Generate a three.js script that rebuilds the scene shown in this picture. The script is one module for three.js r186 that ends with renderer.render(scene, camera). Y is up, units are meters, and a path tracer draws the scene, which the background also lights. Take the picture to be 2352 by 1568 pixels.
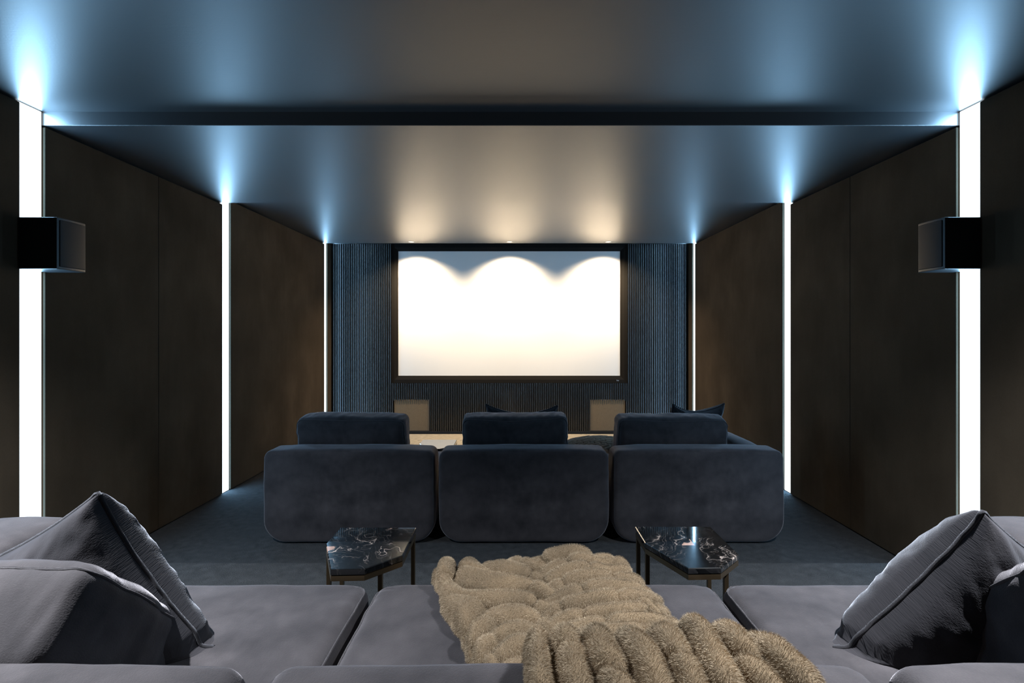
import * as THREE from 'three';
import { RoundedBoxGeometry } from 'three/addons/geometries/RoundedBoxGeometry.js';
import { mergeGeometries } from 'three/addons/utils/BufferGeometryUtils.js';
import { ImprovedNoise } from 'three/addons/math/ImprovedNoise.js';
import { RectAreaLightUniformsLib } from 'three/addons/lights/RectAreaLightUniformsLib.js';

// ------------------------------------------------------------------ camera, exposure
const F = 1150, PX = 1185, PY = 762, EYE = 1.43;          // focal length in pixels, vanishing point, eye height above the lower floor
const scene = new THREE.Scene();
scene.background = new THREE.Color(0x000000);
const camera = new THREE.PerspectiveCamera(2 * Math.atan(784 / F) * 180 / Math.PI, 2352 / 1568, 0.05, 40);
camera.position.set(0, EYE, 0);
camera.lookAt(0, EYE, -5);
camera.setViewOffset(2352, 1568, 1176 - PX, 784 - PY, 2352, 1568);
const renderer = new THREE.WebGLRenderer({ antialias: true });
renderer.toneMapping = THREE.LinearToneMapping;
renderer.toneMappingExposure = 1.0;
renderer.shadowMap.enabled = true;
RectAreaLightUniformsLib.init();
// light levels: cool light strips in the walls, warm downlights before the screen, neutral downlights over the rear seats
const STRIP = { color: new THREE.Color().setRGB(0.31, 0.64, 1.0), power: 24 };
const WASH = { color: new THREE.Color().setRGB(1.0, 0.77, 0.50), power: 23 };
const SEATS = { color: new THREE.Color().setRGB(0.87, 0.94, 1.0), power: 86 };

// ------------------------------------------------------------------ measures (metres; y = 0 is the lower floor)
const XL = -2.584, XR = 2.416, ZR = 1.9, ZB = -7.03;       // faces of the side panels, rear wall, screen wall
const RISE = 0.165, Z_STEP = -2.75;                        // the rear platform and its edge
const C1 = EYE + 1.208, C2 = EYE + 1.133, C3 = EYE + 1.196;// three ceiling heights
const Z2 = -4.40, Z3 = -6.76;
const ray = (px, py, d) => new THREE.Vector3((px - PX) * d / F, EYE - (py - PY) * d / F, -d);

// ------------------------------------------------------------------ helpers
let seed = 12345;
const rnd = () => { seed |= 0; seed = seed + 0x6D2B79F5 | 0; let t = Math.imul(seed ^ seed >>> 15, 1 | seed); t = t + Math.imul(t ^ t >>> 7, 61 | t) ^ t; return ((t ^ t >>> 14) >>> 0) / 4294967296; };
const IN = new ImprovedNoise();
const noise = (x, y, z = 0) => IN.noise(x + 50, y + 50, z + 50);
const fbm = (x, y, z = 0, o = 4) => { let s = 0, a = 0.5, f = 1; for (let i = 0; i < o; i++) { s += a * noise(x * f, y * f, z * f + i * 7.3); a *= 0.5; f *= 2.03; } return s; };
const clamp = (x, a, b) => Math.min(b, Math.max(a, x));
const mix = (a, b, t) => a + (b - a) * t;
const smooth = (a, b, x) => { const t = clamp((x - a) / (b - a), 0, 1); return t * t * (3 - 2 * t); };
const lin = (r, g, b) => new THREE.Color().setRGB(r, g, b);

const taken = {};
const numbered = n => { const k = taken[n] = (taken[n] ?? -1) + 1; return k ? `${n}_${String(k).padStart(3, '0')}` : n; };
function thing(name, label, category, pos = [0, 0, 0], group) {
  const o = new THREE.Group(); o.name = numbered(name); o.position.set(...pos);
  o.userData = { label, category }; if (group) o.userData.group = group;
  scene.add(o); return o;
}
function part(name, geo, mat, parent, label) {
  const m = new THREE.Mesh(geo, mat); m.name = name; m.castShadow = m.receiveShadow = true;
  if (label) m.userData.label = label;
  parent.add(m); return m;
}
function struct(name, geo, mat, label) {
  const m = new THREE.Mesh(geo, mat); m.name = name; m.castShadow = m.receiveShadow = true;
  m.userData = { kind: 'structure' }; if (label) m.userData.label = label;
  scene.add(m); return m;
}
function boxUV(geo) {                                       // uv in metres from the dominant axis of the normal
  const p = geo.attributes.position, n = geo.attributes.normal, uv = new Float32Array(p.count * 2);
  for (let i = 0; i < p.count; i++) {
    const ax = Math.abs(n.getX(i)), ay = Math.abs(n.getY(i)), az = Math.abs(n.getZ(i));
    const [u, v] = ax >= ay && ax >= az ? [p.getZ(i), p.getY(i)] : ay >= az ? [p.getX(i), p.getZ(i)] : [p.getX(i), p.getY(i)];
    uv[2 * i] = u; uv[2 * i + 1] = v;
  }
  geo.setAttribute('uv', new THREE.BufferAttribute(uv, 2)); return geo;
}
const box = (x0, x1, y0, y1, z0, z1) => boxUV(new THREE.BoxGeometry(x1 - x0, y1 - y0, z1 - z0).translate((x0 + x1) / 2, (y0 + y1) / 2, (z0 + z1) / 2));
const rbox = (x0, x1, y0, y1, z0, z1, r = 0.004, s = 3) => boxUV(new RoundedBoxGeometry(x1 - x0, y1 - y0, z1 - z0, s, r).translate((x0 + x1) / 2, (y0 + y1) / 2, (z0 + z1) / 2));
function smoothNormals(geo) {
  const p = geo.attributes.position, idx = geo.index.array, acc = new Map(), key = i => `${Math.round(p.getX(i) * 2e4)},${Math.round(p.getY(i) * 2e4)},${Math.round(p.getZ(i) * 2e4)}`;
  const keys = []; for (let i = 0; i < p.count; i++) keys.push(key(i));
  const a = new THREE.Vector3(), b = new THREE.Vector3(), c = new THREE.Vector3();
  for (let f = 0; f < idx.length; f += 3) {
    a.fromBufferAttribute(p, idx[f]); b.fromBufferAttribute(p, idx[f + 1]); c.fromBufferAttribute(p, idx[f + 2]);
    b.sub(a); c.sub(a); b.cross(c);
    for (let k = 0; k < 3; k++) { const q = keys[idx[f + k]]; const v = acc.get(q); if (v) v.add(b); else acc.set(q, b.clone()); }
  }
  const n = new Float32Array(p.count * 3), v = new THREE.Vector3();
  for (let i = 0; i < p.count; i++) { v.copy(acc.get(keys[i]) || v.set(0, 1, 0)).normalize(); n[3 * i] = v.x; n[3 * i + 1] = v.y; n[3 * i + 2] = v.z; }
  geo.setAttribute('normal', new THREE.BufferAttribute(n, 3)); return geo;
}
function displace(geo, fn) {                                // moves vertices along their smooth normals
  const p = geo.attributes.position, n = geo.attributes.normal;
  for (let i = 0; i < p.count; i++) {
    const d = fn(p.getX(i), p.getY(i), p.getZ(i), n.getX(i), n.getY(i), n.getZ(i));
    p.setXYZ(i, p.getX(i) + n.getX(i) * d, p.getY(i) + n.getY(i) * d, p.getZ(i) + n.getZ(i) * d);
  }
  return smoothNormals(geo);
}
// an upholstered block: outline w x h in the xy plane with corner radii rt (top) and rb (bottom), thickness d along z, edge radius re, faces that swell
function softBlock(w, h, d, { rt = 0.04, rb = 0.04, re = 0.03, bz = 0.01, by = 0.0, bx = 0.0, seg = 0.03, fold = null } = {}) {
  const N = l => Math.max(4, Math.min(70, Math.round(l / seg)));
  const g = new THREE.BoxGeometry(w, h, d, N(w), N(h), Math.max(5, N(d))), p = g.attributes.position, uv = g.attributes.uv;
  const W = w / 2, H = h / 2, D = d / 2, ease = u => mix(u, Math.sin(u * Math.PI / 2), 0.75);
  const nIn = g.attributes.normal;
  for (let i = 0; i < p.count; i++) {
    let u = ease(p.getX(i) / W), v = ease(p.getY(i) / H), z = ease(p.getZ(i) / D);
    const t = Math.max(Math.abs(u), Math.abs(v), 1e-6);
    let bxp = u / t * W, byp = v / t * H;
    const r = byp > 0 ? rt : rb;
    const ix = clamp(bxp, -W + r, W - r), iy = clamp(byp, -H + r, H - r), ex = bxp - ix, ey = byp - iy, el = Math.hypot(ex, ey);
    if (ex && ey && el > 1e-9) { bxp = ix + ex / el * r; byp = iy + ey / el * r; }
    let x = bxp * t, y = byp * t, Z = z * D;
    const bl = Math.hypot(bxp, byp), ti = Math.max(0, 1 - re / Math.min(bl, Math.min(W, H) * 1.6));
    const k = t > ti ? ti / t : 1, qx = x * k, qy = y * k, qz = clamp(Z, -D + re, D - re);
    const dx = x - qx, dy = y - qy, dz = Z - qz, dl = Math.hypot(dx, dy, dz);
    if (dl > 1e-9) { const s = Math.min(1, re / dl); x = qx + dx * s; y = qy + dy * s; Z = qz + dz * s; }
    const C0 = q => Math.max(0, Math.cos(q * Math.PI / 2)), cu = C0(u), cv = C0(v), cz = C0(z);
    Z += Math.sign(z) * Math.abs(z) * bz * Math.pow(cu * cv, 0.6) * (Math.abs(z) > 0.98 ? 1 : 0);
    y += (v > 0 ? 1 : 0) * Math.abs(v) ** 3 * by * Math.pow(cu, 0.6) * Math.pow(cz, 0.5);
    x += Math.sign(u) * Math.abs(u) ** 3 * bx * Math.pow(cv, 0.6) * Math.pow(cz, 0.5);
    p.setXYZ(i, x, y, Z);
    const ax = Math.abs(nIn.getX(i)) > 0.5, ay = Math.abs(nIn.getY(i)) > 0.5;
    uv.setXY(i, ax ? Z : x, ay ? Z : y);
  }
  smoothNormals(g);
  if (fold) displace(g, fold);
  // vertices round the rims of the front and back faces, for piping
  const nx = g.parameters.widthSegments, ny = g.parameters.heightSegments, nz = g.parameters.depthSegments;
  const start = 2 * (nz + 1) * (ny + 1) + 2 * (nx + 1) * (nz + 1), per = (nx + 1) * (ny + 1);
  g.userData.rims = [0, 1].map(k => {
    const at = (i, j) => start + k * per + j * (nx + 1) + i, l = [];
    for (let i = 0; i < nx; i++) l.push(at(i, 0)); for (let j = 0; j < ny; j++) l.push(at(nx, j));
    for (let i = nx; i > 0; i--) l.push(at(i, ny)); for (let j = ny; j > 0; j--) l.push(at(0, j));
    return l;
  });
  return g;
}
function rimPiping(g, k, r) {
  const p = g.attributes.position, n = g.attributes.normal, pts = [];
  g.userData.rims[k].forEach((i, q) => { if (q % 2 === 0) pts.push(new THREE.Vector3(p.getX(i) + n.getX(i) * r * 0.3, p.getY(i) + n.getY(i) * r * 0.3, p.getZ(i) + n.getZ(i) * r * 0.3)); });
  return new THREE.TubeGeometry(new THREE.CatmullRomCurve3(pts, true), pts.length * 2, r, 6, true);
}
const softWobble = (amp, f, s) => (x, y, z) => amp * fbm(x * f + s, y * f, z * f, 3);

// ------------------------------------------------------------------ textures
function dataTex(n, fn, srgb = true) {
  const a = new Uint8Array(n * n * 4);
  for (let j = 0; j < n; j++) for (let i = 0; i < n; i++) { const c = fn(i / n, j / n); const k = 4 * (j * n + i); a[k] = clamp(c[0], 0, 255); a[k + 1] = clamp(c[1] ?? c[0], 0, 255); a[k + 2] = clamp(c[2] ?? c[0], 0, 255); a[k + 3] = 255; }
  const t = new THREE.DataTexture(a, n, n); t.wrapS = t.wrapT = THREE.RepeatWrapping; t.magFilter = t.minFilter = THREE.LinearFilter;
  if (srgb) t.colorSpace = THREE.SRGBColorSpace; t.needsUpdate = true; return t;
}
const tile = (f) => (u, v) => {                              // blends the edges so that the pattern repeats
  const a = f(u, v), b = f(u - 1, v), c = f(u, v - 1), d = f(u - 1, v - 1), x = smooth(0, 1, u), y = smooth(0, 1, v);
  return mix(mix(a, b, x), mix(c, d, x), y);
};
const rep = (t, sx, sy = sx) => { t.repeat.set(1 / sx, 1 / sy); return t; };
const grain = (() => { const g = new Float32Array(512 * 512); for (let i = 0; i < g.length; i++) g[i] = rnd() - 0.5; return (u, v) => g[(Math.floor(((v % 1) + 1) % 1 * 512) * 512 + Math.floor(((u % 1) + 1) % 1 * 512))]; })();
const velvetN = tile((u, v) => fbm(u * 5, v * 7, 3, 5) * 1.1 + fbm(u * 22, v * 16, 9, 3) * 0.5);
const velvetMap = rep(dataTex(512, (u, v) => { const m = velvetN(u, v) + grain(u, v) * 0.16; return [212 + 80 * m, 212 + 78 * m, 212 + 75 * m]; }), 0.9);
const velvetBump = rep(dataTex(512, (u, v) => [128 + 90 * grain(u, v) + 60 * velvetN(u, v)], false), 0.6);
const suedeN = tile((u, v) => fbm(u * 5, v * 5, 5, 5) + 0.22 * fbm(u * 40, v * 8, 2, 3));
const suedeMap = rep(dataTex(512, (u, v) => { const m = suedeN(u, v) * 0.9 + grain(u, v) * 0.12; return [205 + 95 * m, 203 + 95 * m, 200 + 95 * m]; }), 1.9, 2.6);
const carpetMap = rep(dataTex(512, (u, v) => { const m = grain(u, v) * 0.9 + tile((a, b) => fbm(a * 10, b * 10, 1, 4))(u, v) * 0.7; return [196 + 74 * m, 196 + 74 * m, 196 + 74 * m]; }), 0.55);
const carpetBump = rep(dataTex(512, (u, v) => [128 + 200 * grain(u, v)], false), 0.8);
const peel = tile((u, v) => fbm(u * 90, v * 90, 4, 2) + 0.7 * fbm(u * 5, v * 60, 8, 3));
const ceilBump = rep(dataTex(512, (u, v) => [128 + 110 * peel(u, v)], false), 0.7);
const weaveMap = rep(dataTex(256, (u, v) => { const a = Math.sin(u * Math.PI * 2 * 48) * Math.sin(v * Math.PI * 2 * 48), b = grain(u * 3, v * 0.13) + grain(u * 0.13, v * 3); const m = a * 22 + b * 30; return [190 + m, 188 + m, 184 + m]; }), 0.25);
function marbleTex(s, angle, lots) {
  const ca = Math.cos(angle), sa = Math.sin(angle);
  return dataTex(768, (u0, v0) => {
    let u = u0 * ca - v0 * sa, v = u0 * sa + v0 * ca;
    const w1 = fbm(u * 3 + s, v * 3, 1, 4), w2 = fbm(u * 3 + 9, v * 3 + s, 2, 4);
    const x = u * 3.4 + w1 * 0.9, y = v * 1.1 + w2 * 0.9;
    const ridge = (f, z, k) => Math.exp(-Math.abs(noise(x * f + s, y * f, z)) * k);
    const zone = smooth(-0.12, 0.30, fbm(u * 2.2 + s * 3, v * 1.6, 6, 3) + lots);
    let vein = Math.max(ridge(0.9, 3, 75), ridge(2.2, 8, 62) * 0.85, ridge(4.6, 5, 46) * 0.6) * zone;
    vein *= 0.55 + 0.9 * Math.max(0, fbm(u * 12, v * 12, 4, 3) + 0.3);
    const blob = smooth(0.30, 0.325, fbm(x * 0.75 + s * 5, y * 0.75, 7, 3) + 0.06 * fbm(x * 7, y * 7, 3, 2) + lots * 0.2);
    const cloud = fbm(u * 6, v * 6, 11, 4) * 6;
    const base = [13 + cloud, 13 + cloud, 14 + cloud];
    const t = clamp(vein, 0, 1);
    let c = base.map((b, i) => mix(b, [205, 184, 172][i], t));
    const bc = [168, 134, 118].map(q => q + 50 * fbm(u * 14, v * 9, 5, 3));
    c = c.map((q, i) => mix(q, bc[i], blob * 0.9));
    return c;
  });
}

// ------------------------------------------------------------------ materials
const P = o => new THREE.MeshPhysicalMaterial(o);
const M = {
  velvet: P({ color: lin(0.052, 0.046, 0.049), roughness: 0.85, specularIntensity: 0.2, map: velvetMap, bumpMap: velvetBump, bumpScale: 0.0012, sheen: 1, sheenRoughness: 0.7, sheenColor: lin(0.68, 0.63, 0.67) }),
  velvetDark: P({ color: lin(0.038, 0.034, 0.038), roughness: 0.85, specularIntensity: 0.25, map: velvetMap, bumpMap: velvetBump, bumpScale: 0.0012, sheen: 1, sheenRoughness: 0.75, sheenColor: lin(0.42, 0.43, 0.48) }),
  suede: P({ color: lin(0.074, 0.055, 0.037), roughness: 0.92, specularIntensity: 0.2, map: suedeMap, sheen: 0.35, sheenRoughness: 0.6, sheenColor: lin(0.32, 0.27, 0.22) }),
  rug: P({ color: lin(0.46, 0.40, 0.31), roughness: 1, specularIntensity: 0.1, map: carpetMap, bumpMap: carpetBump, bumpScale: 0.005 }),
  carpet: P({ color: lin(0.062, 0.063, 0.066), roughness: 1, specularIntensity: 0.1, map: carpetMap, bumpMap: carpetBump, bumpScale: 0.005 }),
  ceiling: P({ color: lin(0.020, 0.023, 0.027), roughness: 0.41, ior: 2.4, bumpMap: ceilBump, bumpScale: 0.0003 }),
  black: P({ color: lin(0.010, 0.010, 0.011), roughness: 0.6 }),
  blackSatin: P({ color: lin(0.009, 0.009, 0.011), roughness: 0.42 }),
  slat: P({ color: lin(0.012, 0.012, 0.014), roughness: 0.30, ior: 1.9 }),
  screen: P({ color: lin(0.86, 0.86, 0.86), roughness: 0.95, specularIntensity: 0.1 }),
  frameVelour: P({ color: lin(0.012, 0.011, 0.010), roughness: 0.95, specularIntensity: 0.2, sheen: 0.15, sheenColor: lin(0.4, 0.35, 0.3) }),
  beigeCloth: P({ color: lin(0.36, 0.285, 0.205), roughness: 1, specularIntensity: 0.1, map: weaveMap }),
  diffuser: P({ color: lin(0.8, 0.8, 0.8), roughness: 0.6, emissive: lin(0.86, 0.95, 1.0), emissiveIntensity: 1.5 }),
  alu: P({ color: lin(0.7, 0.72, 0.75), roughness: 0.4, metalness: 0.6 }),
  lens: P({ color: lin(0.8, 0.8, 0.8), emissive: lin(1.0, 0.86, 0.66), emissiveIntensity: 1.5 }),
  lensNeutral: P({ color: lin(0.8, 0.8, 0.8), emissive: lin(1.0, 0.98, 0.95), emissiveIntensity: 1.5 }),
  nickel: P({ color: lin(0.35, 0.34, 0.33), roughness: 0.35, metalness: 0.8 }),
  speaker: P({ color: lin(0.008, 0.010, 0.012), roughness: 0.38 }),
  grille: P({ color: lin(0.007, 0.008, 0.010), roughness: 0.5, specularIntensity: 0.45 }),
  badge: P({ color: lin(0.4, 0.4, 0.42), roughness: 0.35, metalness: 0.7 }),
  bronze: P({ color: lin(0.16, 0.11, 0.065), roughness: 0.33, metalness: 0.9 }),
  fur: P({ color: lin(0.17, 0.12, 0.075), roughness: 0.95, specularIntensity: 0.15, sheen: 0.5, sheenColor: lin(0.6, 0.5, 0.4), vertexColors: true }),
  strand: P({ color: lin(1, 1, 1), roughness: 0.8, specularIntensity: 0.12 }),
  knit: P({ color: lin(0.24, 0.18, 0.135), roughness: 0.95, specularIntensity: 0.15, sheen: 0.4, sheenColor: lin(0.5, 0.42, 0.35) }),
};
M.carpet.name = 'carpet';

// ------------------------------------------------------------------ the room
const floor = struct('floor', box(-2.9, 2.75, -0.12, 0, -7.2, Z_STEP + 0.01), M.carpet, 'dark grey cut pile carpet');
struct('floor_001', rbox(-2.9, 2.75, -0.12, RISE, Z_STEP, ZR + 0.1, 0.012, 3), M.carpet, 'carpeted rear platform one step up');
struct('ceiling', box(-2.9, 2.75, C1, C1 + 0.4, Z_STEP, ZR + 0.1), M.ceiling, 'dark satin painted ceiling');
struct('ceiling_001', rbox(-2.9, 2.75, C2, C2 + 0.5, Z2, Z_STEP, 0.003, 2), M.ceiling, 'dropped dark satin ceiling panel');
struct('ceiling_002', rbox(-2.9, 2.75, C3, C3 + 0.45, Z3, Z2 + 0.002, 0.003, 2), M.ceiling, 'dark satin painted ceiling before the screen');
struct('ceiling_003', box(-2.9, 2.75, C3 + 0.16, C3 + 0.45, -7.2, Z3 + 0.002), M.ceiling, 'recessed ceiling strip above the screen wall');
struct('wall_rear', box(-2.9, 2.75, 0, 2.9, ZR, ZR + 0.15), M.suede, 'dark brown suede rear wall');

{ const g = thing('area_rug', 'pale beige rug on the floor between front sofa and screen', 'rug', [-0.09, 0, -5.95]);
  part('pile', rbox(-2.2, 2.2, 0.0005, 0.014, -1.0, 1.0, 0.006, 2), M.rug, g); }

// side walls: a backing, and fabric panels that stand off it with a lit slot between them
const SLOTS = [[-2.609, -2.746], [-4.409, -4.537], [-6.754, -6.863]];
const PANELS = [[ZR, 0.28, RISE, C1], [0.278, -1.35, RISE, C1], [-1.352, -2.609, RISE, C1], [-2.748, -3.62, 0, C2], [-3.622, -4.409, 0, C2], [-4.537, -6.754, 0, C3], [-6.865, -7.03, 0, C3 + 0.16]];
for (const [side, X, s] of [['left', XL, -1], ['right', XR, 1]]) {
  const back = X + s * 0.032;
  const w = struct(`wall_${side}`, box(Math.min(back, back + s * 0.25), Math.max(back, back + s * 0.25), -0.1, 2.95, -7.2, ZR + 0.1), M.black, 'wall behind the fabric panels');
  for (const [z0, z1, y0, y1] of PANELS)
    part('wall_panel', rbox(Math.min(X, back), Math.max(X, back), y0 + 0.006, y1 - 0.010, z1, z0, 0.005, 3), M.suede, w);
}
// light strips
function ledStrip(X, s, z0, z1, y0, y1, label, group, cut) {
  const zc = (z0 + z1) / 2, wid = Math.abs(z1 - z0), x = X + s * 0.016;
  const g = thing('led_strip', label, 'light strip', [X + s * 0.03, y0, zc], group);
  const put = (name, geo, mat) => part(name, geo.translate(-g.position.x, -g.position.y, -g.position.z), mat, g);
  put('channel', box(Math.min(x + s * 0.008, x + s * 0.0155), Math.max(x + s * 0.008, x + s * 0.0155), y0, y1, zc - wid / 2 + 0.001, zc + wid / 2 - 0.001), M.alu);
  put('diffuser', rbox(Math.min(x, x + s * 0.008), Math.max(x, x + s * 0.008), y0 + 0.002, y1 - 0.002, zc - wid / 2 + 0.002, zc + wid / 2 - 0.002, 0.002, 2), M.diffuser);
  for (const [a, b] of cut ? [[y0, cut[0]], [cut[1], y1]] : [[y0, y1]]) {
    const l = new THREE.RectAreaLight(STRIP.color, STRIP.power, wid - 0.008, b - a - 0.01);
    l.name = 'led_light'; l.position.set(x - s * 0.003, (a + b) / 2, zc).sub(g.position); g.add(l);
    l.rotation.y = s < 0 ? -Math.PI / 2 : Math.PI / 2;
  }
  return g;
}
const SPK_Y = [1.757, 2.026];
for (const [side, X, s, near] of [['left', XL, -1, 'sectional sofa with the pair of crossed cushions'], ['right', XR, 1, '']]) {
  ledStrip(X, s, ...SLOTS[0], RISE, C1 - 0.001, 'tall white light strip in the wall behind the black loudspeaker', 'light strips with a loudspeaker', SPK_Y);
  ledStrip(X, s, ...SLOTS[1], 0, C3 - 0.001, s < 0 ? 'tall white light strip between suede panels, clear of the front sofa down to the carpet' : 'tall white light strip between suede panels, partly hidden by the front sofa arm');
  ledStrip(X, s, ...SLOTS[2], 0, C3 + 0.14, 'narrow white light strip where the suede panels meet the slatted screen wall', 'light strips by the screen wall');
}

// ------------------------------------------------------------------ the slatted screen wall
const wallFront = struct('wall_front', box(-2.9, 2.75, -0.1, 2.95, ZB - 0.2, ZB), M.black, 'black wall behind the slats');
{
  const pitch = 0.0257, zf = ZB;
  const prof = new THREE.Shape();                           // rounded batten seen from above, front towards +y
  prof.moveTo(-0.0075, 0); prof.lineTo(-0.0075, 0.024); prof.quadraticCurveTo(-0.0070, 0.032, 0, 0.032); prof.quadraticCurveTo(0.0070, 0.032, 0.0075, 0.024); prof.lineTo(0.0075, 0);
  const made = {};
  const slatGeo = h => made[h.toFixed(3)] ??= new THREE.ExtrudeGeometry(prof, { depth: h, bevelEnabled: false, curveSegments: 5 }).rotateX(-Math.PI / 2).rotateY(Math.PI);
  const slat = (x, y0, y1) => { const m = part('slat', slatGeo(y1 - y0), M.slat, wallFront); m.position.set(x, y0, zf); };
  const xl = XL + 0.02, fl = -1.742, fr = 1.562, xr = XR - 0.02;
  const top = 2.66;
  for (let x = fl - pitch * 0.5; x > xl; x -= pitch) slat(x, 0.045, top);
  for (let x = fr + pitch * 0.5; x < xr; x += pitch) slat(x, 0.045, top);
  const n = Math.floor((fr - fl) / pitch), gap = (fr - fl) / n;
  for (let i = 0; i < n; i++) {
    const x = fl + (i + 0.5) * gap;
    const cut = (x > -1.704 && x < -1.217) || (x > 1.041 && x < 1.528);
    slat(x, cut ? 0.470 + [0.004, 0.0, 0.007, 0.002, -0.004][i % 5] : 0.045, 0.712);
  }
  part('plinth', box(XL, XR, 0, 0.043, ZB, ZB + 0.036), M.black, wallFront);
  part('top_rail', box(XL, XR, 2.66, 2.70, ZB, ZB + 0.03), M.slat, wallFront);
  for (const [x0, x1] of [[-1.704, -1.217], [1.041, 1.528]]) {
    const g = thing('speaker_panel', x0 < 0 ? 'square beige cloth speaker panel set in the slats by the white-topped table' : 'square beige cloth speaker panel set in the slats behind the knitted blanket', 'speaker panel', [(x0 + x1) / 2, 0.046, ZB + 0.01]);
    part('cloth', rbox(-(x1 - x0) / 2, (x1 - x0) / 2, 0, 0.435, -0.008, 0.012, 0.004), M.beigeCloth, g);
    part('frame', box(-(x1 - x0) / 2 - 0.004, (x1 - x0) / 2 + 0.004, -0.003, 0.437, -0.010, 0.004), M.black, g);
  }
}
// projection screen in its black frame
{
  const x0 = -1.650, x1 = 1.460, y0 = 0.816, y1 = 2.560, X0 = -1.740, X1 = 1.560, Y0 = 0.716, Y1 = 2.655, zs = 0.012, zf = 0.020;
  const g = thing('projection_screen', 'large white wide projection screen in a black frame', 'screen', [(x0 + x1) / 2, Y0, ZB]);
  const put = (name, geo, mat, label) => part(name, geo.translate(-g.position.x, -g.position.y, 0), mat, g, label);
  put('screen_cloth', box(x0 - 0.02, x1 + 0.02, y0 - 0.02, y1 + 0.02, 0.001, 0.004), M.screen, 'matt white projection cloth');
  const bar = (o0, o1, i1, i0, name) => {                   // outer edge o0-o1, inner edge i0-i1; a bevel falls from the front to the cloth
    const m0 = o0.map((v, k) => mix(i0[k], v, 0.55)), m1 = o1.map((v, k) => mix(i1[k], v, 0.55));
    const q = [[...o0, 0], [...o1, 0], [...o1, zf], [...o0, zf], [...m0, zf], [...m1, zf], [...i0, 0.005], [...i1, 0.005]];
    const f = [[0, 1, 2], [0, 2, 3], [3, 2, 5], [3, 5, 4], [4, 5, 7], [4, 7, 6]], pos = [];
    for (const t of f) for (const k of t) pos.push(...q[k]);
    const geo = new THREE.BufferGeometry(); geo.setAttribute('position', new THREE.Float32BufferAttribute(pos, 3)); geo.computeVertexNormals(); boxUV(geo);
    return put(name, geo, M.frameVelour);
  };
  bar([X0, Y0], [X1, Y0], [x1, y0], [x0, y0], 'frame_bar');
  bar([X1, Y0], [X1, Y1], [x1, y1], [x1, y0], 'frame_bar');
  bar([X1, Y1], [X0, Y1], [x0, y1], [x1, y1], 'frame_bar');
  bar([X0, Y1], [X0, Y0], [x0, y0], [x0, y1], 'frame_bar');
  const strokes = [[0, 0.020, 0.004], [0.007, 0.013, 0.004], [0.013, 0.015, 0.003], [0.018, 0.012, 0.004], [0.024, 0.012, 0.003], [0.029, 0.012, 0.004]];
  put('maker_mark', mergeGeometries(strokes.map(([dx, h, w]) => new THREE.BoxGeometry(w, h, 0.002).translate(1.412 + dx, 0.742 + h / 2, zf + 0.001))), M.badge, 'tiny pale maker mark');
}
// downlights before the screen
function downlight(x, z, y, spec, lens, tilt, angle, pen, label, group) {
  const g = thing('downlight', label, 'downlight', [x, y, z], group);
  const ring = new THREE.LatheGeometry([[0.036, 0.0], [0.0375, -0.003], [0.046, -0.004], [0.048, -0.002], [0.048, 0.0]].map(a => new THREE.Vector2(...a)), 32);
  part('trim_ring', ring, M.nickel, g);
  const disc = part('lens', new THREE.LatheGeometry([[0.0001, -0.0005], [0.036, -0.0005], [0.036, 0.0]].map(a => new THREE.Vector2(...a)), 28), lens, g);
  const l = new THREE.SpotLight(spec.color, spec.power, 0, angle, pen, 2);
  l.position.set(0, -0.010, 0); l.target.position.set(0, -1, -tilt); l.castShadow = true; l.shadow.radius = 1.4; l.name = 'downlight_lamp';
  g.add(l, l.target);
}
[-1.39, -0.085, 1.225].forEach((x, i) => downlight(x, -6.65, C3, WASH, M.lens, 0.19, 1.10, 1.0,
  ['small round ceiling downlight before the screen, towards the table with the pale top', 'small round ceiling downlight before the middle of the screen', 'small round ceiling downlight before the screen, towards the knitted blanket'][i], 'downlights before the screen'));
for (const x of [-1.72, 1.55]) downlight(x, -1.05, C1, SEATS, M.lensNeutral, 0, 1.0, 1.0, 'round ceiling downlight over the rear sofa', 'downlights over the rear sofa');

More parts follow.
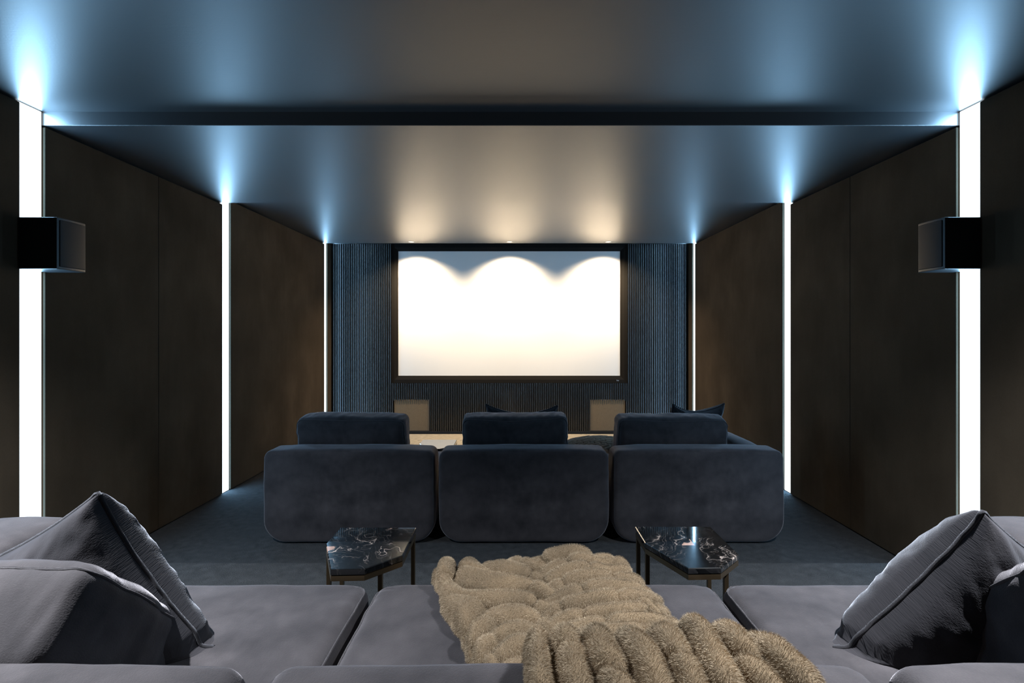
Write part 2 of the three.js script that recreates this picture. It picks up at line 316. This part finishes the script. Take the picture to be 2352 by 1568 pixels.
// ------------------------------------------------------------------ wall loudspeakers
function speaker(X, s, label) {
  const zc = -2.683, W = 0.172, out = s < 0 ? 0.200 : 0.188, H = SPK_Y[1] - SPK_Y[0];
  const g = thing('loudspeaker', label, 'loudspeaker', [X - s * 0.001, SPK_Y[0], zc], 'wall loudspeakers');
  const sx = v => -s * v;                                   // distance from the wall -> local x
  const b = (a0, a1, y0, y1, z0, z1, r) => rbox(Math.min(sx(a0), sx(a1)), Math.max(sx(a0), sx(a1)), y0, y1, z0, z1, r);
  part('cabinet', b(0, out - 0.012, 0, H, -W / 2, W / 2, 0.004), M.speaker, g);
  // bowed baffle frame and grille: outlines extruded over the height
  const bow = (a, i, z) => a + i * Math.sqrt(Math.max(0, 1 - (z / (W / 2)) ** 2 * 0.92));
  const curve = (base, depth, half, y0, y1, mat, name) => {
    const sh = new THREE.Shape(); sh.moveTo(-half, 0);
    for (let k = 0; k <= 20; k++) { const z = mix(-half, half, k / 20); sh.lineTo(z, bow(base, depth, z)); }
    sh.lineTo(half, 0); sh.closePath();
    const geo = new THREE.ExtrudeGeometry(sh, { depth: y1 - y0, bevelEnabled: true, bevelThickness: 0.003, bevelSize: 0.003, bevelSegments: 2, curveSegments: 4 });
    geo.rotateX(-Math.PI / 2);                              // (x, y, depth) -> (x, depth up, -y)
    geo.rotateY(s < 0 ? -Math.PI / 2 : Math.PI / 2);
    geo.translate(sx(out - 0.012), y0, 0); boxUV(geo);
    return part(name, geo, mat, g);
  };
  curve(0.006, 0.014, W / 2 - 0.003, 0.003, H - 0.003, M.speaker, 'baffle_frame');
  curve(0.010, 0.016, W / 2 - 0.014, 0.016, H - 0.016, M.grille, 'grille');
  part('badge', new THREE.BoxGeometry(0.002, 0.007, 0.034).translate(sx(out + 0.0135), 0.026, s < 0 ? -0.03 : -0.03), M.badge, g);
}
speaker(XL, -1, 'black loudspeaker mounted on the wall across a tall light strip');
speaker(XR, 1, 'black loudspeaker mounted on the wall across a tall light strip');

// ------------------------------------------------------------------ sofas
const seam = (pts, r = 0.004, closed = false) => new THREE.TubeGeometry(new THREE.CatmullRomCurve3(pts.map(p => new THREE.Vector3(...p)), closed, 'catmullrom', 0.1), pts.length * 10, r, 6, closed);
function sofaModule(label, x0, x1, zBack, floorY, depth, arm, group, opt = {}) {
  const w = x1 - x0, xc = (x0 + x1) / 2, T = 0.205, Hb = opt.Hb ?? 0.63, seatH = 0.42, g = thing('sofa_module', label, 'sofa', [xc, floorY, zBack], group);
  const aw = opt.aw ?? 0.2;
  // backrest: rear face at local z = 0, thickness towards -z
  const gap = 0.006;
  part('backrest', softBlock(w - gap, Hb - 0.006, T, { rt: 0.05, rb: 0.15, re: 0.035, bz: 0.008, by: 0.008, seg: 0.022, fold: softWobble(0.006, 5, x0) }).translate(0, Hb / 2 + 0.003, -T / 2), M.velvet, g);
  const ax0 = arm < 0 ? -w / 2 + aw : -w / 2, ax1 = arm > 0 ? w / 2 - aw : w / 2, sw = ax1 - ax0 - gap, sc = (ax0 + ax1) / 2;
  const sd = depth - T;
  part('seat_base', softBlock(sw - 0.01, sd - 0.02, 0.23, { rt: 0.05, rb: 0.02, re: 0.03, bz: 0.004, seg: 0.04 }).rotateX(-Math.PI / 2).translate(sc, 0.03 + 0.115, -T - sd / 2), M.velvet, g);
  const cg = softBlock(sw, sd + 0.01, 0.165, { rt: 0.05, rb: 0.03, re: 0.045, bz: 0.018, seg: 0.022, fold: (x, y, z, nx, ny, nz) => 0.007 * fbm(x * 4 + x0, y * 4, z * 4, 3) + 0.0025 * Math.sin(y * 190 + 3 * noise(x * 6, y * 6)) * smooth(0.10, 0.02, sw / 2 - Math.abs(x)) * Math.max(0, nz) });
  cg.rotateX(-Math.PI / 2).translate(sc, seatH - 0.0825 - 0.005, -T - sd / 2);
  const cushion = part('seat_cushion', cg, M.velvet, g);
  part('piping', rimPiping(cg, 0, 0.003), M.velvet, cushion);
  if (arm) part('arm', softBlock(aw, Hb - 0.01 + (opt.armUp ?? 0), depth - T + 0.03, { rt: 0.05, rb: 0.08, re: 0.04, by: 0.02, bx: 0.005, seg: 0.022, fold: softWobble(0.006, 5, x0 + 7) }).translate(arm * (w / 2 - aw / 2 - 0.003), (Hb + (opt.armUp ?? 0)) / 2, -T - (depth - T) / 2 + 0.012), M.velvet, g);
  return g;
}
// front sofa
const FZ = -3.37;
sofaModule('grey velvet sofa module without arms, the one farthest from the knitted blanket', -1.72, -0.537, FZ, 0, 0.90, 0, 'front sofa modules');
sofaModule('armless grey velvet sofa module between two others, before the middle of the screen', -0.533, 0.640, FZ, 0, 0.90, 0, 'front sofa modules');
sofaModule('grey velvet sofa module with an arm and a knitted blanket on its seat', 0.644, 1.826, FZ, 0, 0.90, 1, 'front sofa modules');
// rear sofa
const NZ = -0.755;
sofaModule('velvet sofa module of the rear sofa, by the marble table that mirrors warm slats', -1.78, -0.485, NZ, RISE, 0.945, -1, 'rear sofa modules', { Hb: 0.64, aw: 0.32, armUp: 0.02 });
sofaModule('velvet sofa module of the rear sofa under the tan fur throw', -0.475, 0.675, NZ, RISE, 0.945, 0, 'rear sofa modules', { Hb: 0.64 });
sofaModule('velvet sofa module of the rear sofa, by the marble table that mirrors a light strip', 0.685, 1.78, NZ, RISE, 0.945, 1, 'rear sofa modules', { Hb: 0.64, aw: 0.32, armUp: 0.02 });

// back cushions: boxed, with a gusset seam
function backCushion(label, c, w, h, t, yaw, lean, roll, group, s = 1, sag = 0.02) {
  const g = thing('back_cushion', label, 'cushion', c, group);
  g.rotation.set(0, 0, 0); g.rotation.order = 'YXZ'; g.rotation.y = yaw; g.rotation.x = lean; g.rotation.z = roll;
  const geo = softBlock(w, h, t, { rt: 0.04, rb: 0.05, re: Math.min(0.055, t * 0.3), bz: 0.035, by: 0.01, seg: 0.016,
    fold: (x, y, z, nx, ny, nz) => {
      const e = smooth(0.16, 0.0, w / 2 - Math.abs(x)), top = smooth(0.09, 0, h / 2 - y);
      return 0.010 * fbm(x * 5 + s, y * 5, z * 5, 3) + 0.006 * noise(x * 9 + y * 34 + s, y * 10, z * 6 + s) * e + 0.005 * noise(x * 42 + s, y * 8, z * 12) * top * Math.max(0, 1 - Math.abs(nz)) + 0.004 * noise(x * 7 + y * 16, y * 4 + x * 12, s) * smooth(0.0, 0.1, 0.2 - y);
    } });
  const p = geo.attributes.position;
  for (let i = 0; i < p.count; i++) { const u = p.getX(i) / (w / 2), v = p.getY(i) / (h / 2); p.setY(i, p.getY(i) - sag * (1 - u * u) * smooth(-0.2, 1, v)); }
  smoothNormals(geo);
  const body = part('cushion_cover', geo, M.velvet, g);
  for (const k of [0, 1]) part('piping', rimPiping(geo, k, 0.0035), M.velvet, body);
  return g;
}
// throw pillows with piped edge: frame given by three corners
function throwPillow(label, p0, p1, p2, t, mat, group, s = 0, dent = 0, rest = -9) {
  const ex = p1.clone().sub(p0), ey = p2.clone().sub(p0), w = ex.length(), h = ey.length();
  ex.normalize(); const ez = ex.clone().cross(ey).normalize(); ey.copy(ez.clone().cross(ex));
  const c = p0.clone().addScaledVector(ex, w / 2).addScaledVector(ey, h / 2);
  const g = thing('throw_pillow', label, 'pillow', [c.x, c.y, c.z], group);
  g.setRotationFromMatrix(new THREE.Matrix4().makeBasis(ex, ey, ez));
  const N = 56, edge = (u, v) => [w / 2 * u * (1 - 0.085 * (1 - v * v)), h / 2 * v * (1 - (0.085 + dent * (v < 0 ? 1 : 0)) * (1 - u * u))];
  const geos = [];
  for (const side of [1, -1]) {
    const geo = new THREE.PlaneGeometry(2, 2, N, N), p = geo.attributes.position, uv = geo.attributes.uv;
    for (let i = 0; i < p.count; i++) {
      const e = q => Math.sign(q) * mix(Math.abs(q), Math.sin(Math.abs(q) * Math.PI / 2), 0.7), u = e(p.getX(i)), v = e(p.getY(i));
      const [x, y] = edge(u, v), a = Math.max(0, 1 - u * u), b = Math.max(0, 1 - v * v);
      let z = t / 2 * Math.pow(a, 0.34) * Math.pow(b, 0.34);
      const ed = Math.min(a, b), wr = smooth(0, 0.12, ed) * smooth(0.85, 0.15, ed);
      z += wr * (0.007 * noise(u * 4.5 + v * 1.5 + s, v * 3.5 - u, side * 3 + s) + 0.005 * noise(u * 8 + s, v * 7 + 2 * u, s + side)) + wr * 0.007 * Math.abs(noise(u * 5 - v * 4 + s, v * 4 + s, side));
      z += 0.012 * fbm(u * 2 + s, v * 2, side + s, 3) * smooth(0, 0.3, ed);
      z -= dent * 0.5 * Math.exp(-(u * u * 6 + (v + 1) ** 2 * 2)) * Math.min(1, ed * 5) * t;
      p.setXYZ(i, x, y, side * Math.max(z, 0)); uv.setXY(i, x, y);
    }
    if (side < 0) { const ix = geo.index.array; for (let f = 0; f < ix.length; f += 3) { const q = ix[f]; ix[f] = ix[f + 1]; ix[f + 1] = q; } }
    geos.push(geo);
  }
  g.updateMatrixWorld(true);
  const inv = g.matrixWorld.clone().invert(), wv = new THREE.Vector3();
  const settle = v => { wv.copy(v).applyMatrix4(g.matrixWorld); const under = rest + 0.02 - wv.y; if (under > -0.02) { wv.y = rest + 0.01 * Math.exp(-Math.max(0, under) * 30) + Math.max(0, -under) * 0.5; } return v.copy(wv.applyMatrix4(inv)); };
  const cover = mergeGeometries(geos); { const p = cover.attributes.position, v = new THREE.Vector3(); for (let i = 0; i < p.count; i++) { settle(v.fromBufferAttribute(p, i)); p.setXYZ(i, v.x, v.y, v.z); } }
  part('pillow_cover', smoothNormals(cover), mat, g);
  const loop = [], n = 20;
  for (let k = 0; k < 4 * n; k++) { const q = (k % n) / n * 2 - 1, [u, v] = [[q, -1], [1, q], [-q, 1], [-1, -q]][Math.floor(k / n)], [x, y] = edge(u, v); loop.push(settle(new THREE.Vector3(x, y, 0.004 * noise(k * 0.5 + s, 2, s)))); }
  part('piping', new THREE.TubeGeometry(new THREE.CatmullRomCurve3(loop, true), 240, 0.0055, 7, true), mat, g);
  return g;
}
const V = (x, h, d) => new THREE.Vector3(x, EYE - h, -d);     // x, drop below the eye, distance
// rear sofa: two back cushions and two throw pillows
backCushion('boxed velvet back cushion slumped on the rear sofa beside the pillow with the shaded side', [-1.30, EYE - 0.725, -1.155], 0.86, 0.46, 0.22, 0.0, 0.78, 0.03, 'rear sofa back cushions', 2);
backCushion('boxed velvet back cushion slumped on the rear sofa beside the pillow with the wrinkled side', [1.51, EYE - 0.715, -1.155], 0.86, 0.46, 0.22, 0.0, 0.78, -0.03, 'rear sofa back cushions', 5);
const along = (p, d, l) => p.clone().addScaledVector(new THREE.Vector3(...d).normalize(), l), SEAT = RISE + 0.425;
{ const a = V(-1.05, 0.405, 1.26); throwPillow('dark velvet throw pillow standing on edge with its shaded side to the fur throw', a, V(-0.80, 0.855, 1.33), along(a, [-0.85, -0.5, -0.12], 0.52), 0.30, M.velvetDark, null, 1.3, 0, SEAT); }
{ const a = V(1.12, 0.432, 1.20); throwPillow('dark velvet throw pillow standing on edge with a wrinkled lit side to the fur throw', a, V(0.842, 0.855, 1.33), along(a, [0.78, -0.5, -0.25], 0.52), 0.30, M.velvetDark, null, 8.6, 0, SEAT); }
// front sofa: three back cushions, two throw pillows
const CY = 0.43 + 0.19;
backCushion('plump velvet back cushion on the front sofa, beside the table with the pale top', [-1.19, CY - 0.008, -3.70], 0.82, 0.42, 0.20, 0.0, 0.16, -0.012, 'front sofa back cushions', 11, 0.0);
backCushion('plump velvet back cushion in the middle of the front sofa', [-0.005, CY + 0.005, -3.70], 0.79, 0.42, 0.20, 0.0, 0.14, 0.012, 'front sofa back cushions', 14, 0.02);
backCushion('plump velvet back cushion on the front sofa, between the knitted blanket and the sofa arm', [1.13, CY - 0.010, -3.70], 0.83, 0.42, 0.20, 0.0, 0.15, -0.006, 'front sofa back cushions', 17, 0.006);
throwPillow('dark throw pillow with raised corners and pale piping behind the middle sofa cushion', ray(1116, 928, 3.93), ray(1281, 931, 3.93), V(-0.23, 0.99, 4.05), 0.16, M.velvetDark, null, 3.1, 0.26);
throwPillow('dark throw pillow with pointed corners turned towards the sofa arm', ray(1546, 928, 3.85), ray(1664, 926, 4.05), V(1.19, 0.99, 4.0), 0.18, M.velvetDark, null, 6.7, 0.22);

// ------------------------------------------------------------------ marble side tables
const TOP = [[0, 0], [0.315, 0], [0.318, 0.26], [0.21, 0.365], [0.095, 0.37], [0, 0.16]];
function inset(poly, r) {                                    // moves every edge inwards by r
  const n = poly.length, L = poly.map((p, i) => { const q = poly[(i + 1) % n], dx = q[0] - p[0], dy = q[1] - p[1], l = Math.hypot(dx, dy); return { p: [p[0] - dy / l * r, p[1] + dx / l * r], d: [dx / l, dy / l] }; });
  return poly.map((_, i) => { const a = L[(i + n - 1) % n], b = L[i], den = a.d[0] * b.d[1] - a.d[1] * b.d[0], t = ((b.p[0] - a.p[0]) * b.d[1] - (b.p[1] - a.p[1]) * b.d[0]) / den; return [a.p[0] + a.d[0] * t, a.p[1] + a.d[1] * t]; });
}
const shapeOf = poly => { const s = new THREE.Shape(); poly.forEach((p, i) => i ? s.lineTo(p[0], -p[1]) : s.moveTo(p[0], -p[1])); s.closePath(); return s; };
const slab = (poly, y0, y1, bev) => { const g = new THREE.ExtrudeGeometry(shapeOf(inset(poly, bev)), { depth: y1 - y0 - 2 * bev, bevelEnabled: bev > 0, bevelThickness: bev, bevelSize: bev, bevelSegments: 1 }); return g.rotateX(-Math.PI / 2).translate(0, y0 + bev, 0); };
function sideTable(label, x, floorY, z, tex, H = 0.45) {
  const g = thing('side_table', label, 'side table', [x, floorY, z]);
  const top = slab(TOP, H - 0.022, H, 0.0025);
  { const p = top.attributes.position, uv = top.attributes.uv; for (let i = 0; i < p.count; i++) uv.setXY(i, p.getX(i) / 0.4 + p.getY(i) * 1.2, p.getZ(i) / 0.4 + p.getY(i) * 1.2); }
  part('marble_top', top, P({ map: tex, roughness: 0.06, specularIntensity: 1, clearcoat: 1, clearcoatRoughness: 0.02 }), g, 'polished black marble with pale veins');
  const outer = shapeOf(inset(TOP, 0.001)); outer.holes.push(new THREE.Path(shapeOf(inset(TOP, 0.018)).getPoints().reverse()));
  part('top_frame', new THREE.ExtrudeGeometry(outer, { depth: 0.018, bevelEnabled: false }).rotateX(-Math.PI / 2).translate(0, H - 0.0415, 0), M.bronze, g);
  const spots = [[0.010, 0.010], [0.305, 0.010], [0.010, 0.155], [0.250, 0.308]];
  for (const [lx, lz] of spots) part('leg', rbox(lx - 0.008, lx + 0.008, 0.016, H - 0.041, lz - 0.008, lz + 0.008, 0.0015, 1), M.bronze, g);
  const bar = (a, b) => { const dx = b[0] - a[0], dz = b[1] - a[1], l = Math.hypot(dx, dz); return part('floor_bar', rbox(-l / 2 - 0.008, l / 2 + 0.008, 0, 0.016, -0.008, 0.008, 0.0015, 1).rotateY(-Math.atan2(dz, dx)).translate((a[0] + b[0]) / 2, 0, (a[1] + b[1]) / 2), M.bronze, g); };
  bar(spots[0], spots[2]); bar(spots[1], spots[3]);
  return g;
}
const marbleA = marbleTex(1.7, 0.75, 0.12), marbleB = marbleTex(6.2, -0.6, 0.12);
sideTable('six-sided black marble side table on bronze legs, mirroring warm slats', -0.7315, RISE, -2.088, marbleA);
sideTable('six-sided black marble side table on bronze legs, mirroring a light strip', 0.4996, RISE, -2.097, marbleB);
sideTable('low six-sided marble table between front sofa modules, its top bright with the screen', -0.863, 0, -4.648, marbleB, 0.43);

// ------------------------------------------------------------------ the fur throw
// fingers of fur: h(a, b) in metres over a flat sheet, long along b
function fingers(a, b, w, len, k) {
  const aw = a + 0.016 * noise(a * 7 + k, b * 6, k), bw = b + 0.03 * noise(a * 9, b * 5 + k, k + 4);
  let best = 0;
  const i0 = Math.floor(aw / w);
  for (let i = i0 - 1; i <= i0 + 1; i++) {
    const off = ((i * 0.437 + 10 + 0.22 * noise(i * 3.1, k)) % 1) * len, j0 = Math.floor((bw - off) / len);
    for (let j = j0 - 1; j <= j0 + 1; j++) {
      const jit = noise(i * 1.7 + k, j * 2.3, 9), R = w * (0.50 + 0.05 * jit), half = len * (0.5 + 0.06 * jit) - R * 0.75;
      const ca = (i + 0.5 + 0.12 * noise(i * 2.1, j * 1.3, k)) * w, cb = off + (j + 0.5) * len, tilt = 0.16 * noise(i * 1.9, j * 2.7, k + 2);
      const db = bw - cb, along = clamp(db, -half, half), d2 = (aw - ca - along * tilt) ** 2 + (db - along) ** 2;
      if (d2 < R * R) best = Math.max(best, Math.sqrt(R * R - d2) * (0.9 + 0.2 * jit));
    }
  }
  return best;
}
function sheet(nu, nv, fn) {                                  // fn(u, v) -> [x, y, z, tone]
  const pos = [], col = [], idx = [];
  for (let j = 0; j <= nv; j++) for (let i = 0; i <= nu; i++) { const q = fn(i / nu, j / nv); pos.push(q[0], q[1], q[2]); col.push(...q[3]); }
  for (let j = 0; j < nv; j++) for (let i = 0; i < nu; i++) { const a = j * (nu + 1) + i; idx.push(a, a + nu + 2, a + 1, a, a + nu + 1, a + nu + 2); }
  const g = new THREE.BufferGeometry(); g.setAttribute('position', new THREE.Float32BufferAttribute(pos, 3)); g.setAttribute('color', new THREE.Float32BufferAttribute(col, 3)); g.setIndex(idx);
  return smoothNormals(g);
}
{
  const YS = RISE + 0.42, YB = RISE + 0.64;
  const path = new THREE.CatmullRomCurve3([[1.755, YS - 0.10], [1.735, YS - 0.03], [1.69, YS + 0.012], [1.55, YS + 0.022], [1.35, YS + 0.022], [1.14, YS + 0.022], [1.0, YS + 0.025], [0.972, YS + 0.07], [0.966, YB - 0.05], [0.948, YB + 0.010], [0.90, YB + 0.024], [0.82, YB + 0.024], [0.755, YB + 0.005], [0.728, YB - 0.08], [0.722, YB - 0.30]].map(([d, y]) => new THREE.Vector3(0, y, -d)), false, 'catmullrom', 0.5);
  const LEN = path.getLength();
  const edgeTab = [[1.76, -0.27, 0.30], [1.70, -0.285, 0.32], [1.55, -0.235, 0.36], [1.35, -0.155, 0.42], [1.14, -0.07, 0.46], [1.0, 0.0, 0.47], [0.95, 0.015, 0.46], [0.88, 0.02, 0.50], [0.80, 0.022, 0.53], [0.72, 0.03, 0.55]];
  const edges = d => { for (let k = 0; k < edgeTab.length - 1; k++) { const a = edgeTab[k], b = edgeTab[k + 1]; if (d <= a[0] && d >= b[0]) { const t = (a[0] - d) / (a[0] - b[0]); return [mix(a[1], b[1], t), mix(a[2], b[2], t)]; } } return d > 1.7 ? edgeTab[0].slice(1) : edgeTab.at(-1).slice(1); };
  const tone = (a, b, h, k) => { const m = fbm(a * 9 + k, b * 9, k, 3); return [1 + 0.45 * m, 1 + 0.42 * m, 1 + 0.36 * m]; };
  const nrm = (t) => { const q = path.getTangentAt(t); const n = new THREE.Vector3(0, -q.z, q.y); if (n.y < 0 && Math.abs(n.y) > 0.2) n.negate(); return n; };
  const gThrow = thing('fur_throw', 'tan ribbed fur throw draped over the rear sofa seat and back', 'blanket', [0.1, YS, -1.2]);
  const body = sheet(170, 420, (u, v) => {
    const p = path.getPointAt(v), n = nrm(v), b = v * LEN, e = edges(-p.z);
    const wav = 0.018 * noise(b * 7, 3, 1) + 0.010 * noise(b * 22, 5, 1), wav2 = 0.02 * noise(b * 7, 9, 2) + 0.012 * noise(b * 20, 5, 7);
    const x = mix(e[0] + wav, e[1] + wav2, u), a = x - 0.25 * smooth(0, 0.75, b) * 0;
    const seatPart = smooth(0.90, 0.70, b);
    const rot = seatPart * smooth(-0.24, 0.05, x) * 0.75;     // the ribs turn aslant towards the fold
    const ca = Math.cos(rot), sa = Math.sin(rot), ar = a * ca - b * sa, br = a * sa + b * ca;
    let h = fingers(ar, br, mix(0.062, 0.050, seatPart), mix(0.20, 0.115, seatPart), 2.0) * mix(1.5, 2.1, seatPart);
    const rim = smooth(0, 0.07, Math.min(u, 1 - u)) ** 0.5;
    h = (h + 0.012 + 0.03 * Math.max(0, fbm(x * 4, b * 4, 3, 3) + 0.1)) * rim;
    const nn = n.clone(); if (u < 0.1) nn.x -= (0.1 - u) * 5; if (u > 0.9) nn.x += (u - 0.9) * 5; nn.normalize();
    return [p.x + x + nn.x * h, p.y + nn.y * h - (1 - rim) * 0.015, p.z + nn.z * h, tone(x, b, h, 1)];
  });
  // the part folded back over the seat: a thick roll whose ribs run across
  const roll = sheet(96, 190, (u, v) => {
    const d = mix(1.72, 1.02, v), b = v * 0.72, bend = 0.03 * Math.sin(v * 5);
    const xl = mix(0.085, 0.115, v) + bend * 0.5, xr = mix(0.325, 0.43, smooth(0, 0.9, v)) + bend;
    const peak = 0.070 * mix(1, 0.62, smooth(0.05, 0.6, v)) * smooth(-0.04, 0.06, v);
    const ang = Math.PI * mix(0.03, 0.97, u), cx = (xl + xr) / 2, rx = (xr - xl) / 2;
    const valley = 1 - 0.30 * Math.exp(-(((u - 0.64) / 0.10) ** 2)) * smooth(0.45, 0.1, v);
    const prof = Math.pow(Math.sin(ang), 0.40) * (1.12 - 0.25 * u) * valley;
    let x = cx - Math.cos(ang) * rx, y = YS + 0.02 + peak * prof, z = -d;
    const a = u * (rx * 2.6), h = fingers(b + 0.3 * a, a, 0.056, 0.13, 7.0) * 1.6;
    const nx = -Math.cos(ang), ny = Math.max(0.15, Math.sin(ang)), l = Math.hypot(nx, ny);
    const endIn = smooth(0, 0.05, v);
    return [x + nx / l * h, y + ny / l * h, z + (1 - endIn) * 0.02 - 0.35 * h * (1 - smooth(0, 0.1, v)), tone(x, b, h, 4)];
  });
  const place = g => g.translate(-gThrow.position.x, -gThrow.position.y, -gThrow.position.z);
  const geo = mergeGeometries([place(body), place(roll)]);
  const furBody = part('throw_body', geo, M.fur, gThrow);
  // pile: short strands all over it
  const strand = new THREE.BufferGeometry();
  strand.setAttribute('position', new THREE.Float32BufferAttribute([-0.5, 0, 0, 0.5, 0, 0, 0.42, 0.5, 0.08, -0.42, 0.5, 0.08, 0, 1, 0.3], 3)); strand.setIndex([0, 1, 2, 0, 2, 3, 3, 2, 4]); strand.computeVertexNormals();
  const pp = geo.attributes.position, pn = geo.attributes.normal, ix = geo.index.array, cum = new Float32Array(ix.length / 3);
  const A = new THREE.Vector3(), B = new THREE.Vector3(), C = new THREE.Vector3(); let tot = 0;
  for (let f = 0; f < cum.length; f++) { A.fromBufferAttribute(pp, ix[3 * f]); B.fromBufferAttribute(pp, ix[3 * f + 1]).sub(A); C.fromBufferAttribute(pp, ix[3 * f + 2]).sub(A); tot += B.cross(C).length() / 2; cum[f] = tot; }
  const COUNT = 850000, im = new THREE.InstancedMesh(strand, M.strand, COUNT), mt = new THREE.Matrix4(), q = new THREE.Quaternion(), nn = new THREE.Vector3(), up = new THREE.Vector3(0, 1, 0), tw = new THREE.Quaternion(), cc = new THREE.Color();
  let f = 0;
  for (let k = 0; k < COUNT; k++) {
    const target = (k + rnd()) / COUNT * tot; while (f < cum.length - 1 && cum[f] < target) f++;
    let r1 = rnd(), r2 = rnd(); if (r1 + r2 > 1) { r1 = 1 - r1; r2 = 1 - r2; }
    const i0 = ix[3 * f], i1 = ix[3 * f + 1], i2 = ix[3 * f + 2], w0 = 1 - r1 - r2;
    const lerp = (at, g) => w0 * at['get' + g](i0) + r1 * at['get' + g](i1) + r2 * at['get' + g](i2);
    A.set(lerp(pp, 'X'), lerp(pp, 'Y'), lerp(pp, 'Z')); nn.set(lerp(pn, 'X'), lerp(pn, 'Y'), lerp(pn, 'Z'));
    const fx = noise(A.x * 14, A.y * 14, A.z * 14), fz = noise(A.x * 14 + 7, A.y * 14, A.z * 14);
    nn.x += 0.7 * fx + (rnd() - 0.5) * 0.4; nn.z += 0.5 + 0.6 * fz + (rnd() - 0.5) * 0.4; nn.y += (rnd() - 0.5) * 0.3 - 0.2; nn.normalize();
    q.setFromUnitVectors(up, nn); tw.setFromAxisAngle(up, rnd() * 6.283); q.multiply(tw);
    const far = smooth(-0.85, -1.3, A.z + gThrow.position.z), len = (0.0055 + 0.0035 * rnd()) * mix(1, 0.85, far), wd = 0.00032 + 0.00022 * rnd();
    mt.compose(A, q, C.set(wd, len, len)); im.setMatrixAt(k, mt);
    const m = 0.9 + 0.45 * (rnd() - 0.5) + 0.8 * fbm(A.x * 11, A.z * 11, A.y * 11, 2);
    cc.setRGB(0.40 * m, 0.31 * m, 0.215 * m); im.setColorAt(k, cc);
  }
  im.name = 'fur_pile'; im.userData = { kind: 'stuff' }; im.castShadow = im.receiveShadow = true; gThrow.add(im);
}
// the knitted blanket on the front sofa
{
  const g = thing('knitted_blanket', 'grey brown chunky knitted blanket bunched on the front sofa seat', 'blanket', [0.62, 0.43, -3.98]);
  const geo = sheet(150, 140, (u, v) => {
    const x = mix(-0.23, 0.36, u), z = mix(-0.32, 0.24, v);
    const dome = Math.pow(Math.max(0, 1 - ((x - 0.06) / 0.34) ** 2), 0.55) * Math.pow(Math.max(0, 1 - ((z + 0.02) / 0.32) ** 2), 0.5);
    const r = fingers(z + 0.5 * x, x, 0.034, 0.095, 5.0) * 1.7;
    return [x, 0.002 + 0.135 * dome + r * smooth(0, 0.3, dome) * 0.9, z, [1, 1, 1]];
  });
  part('blanket_body', geo, M.knit, g);
}

renderer.render(scene, camera);
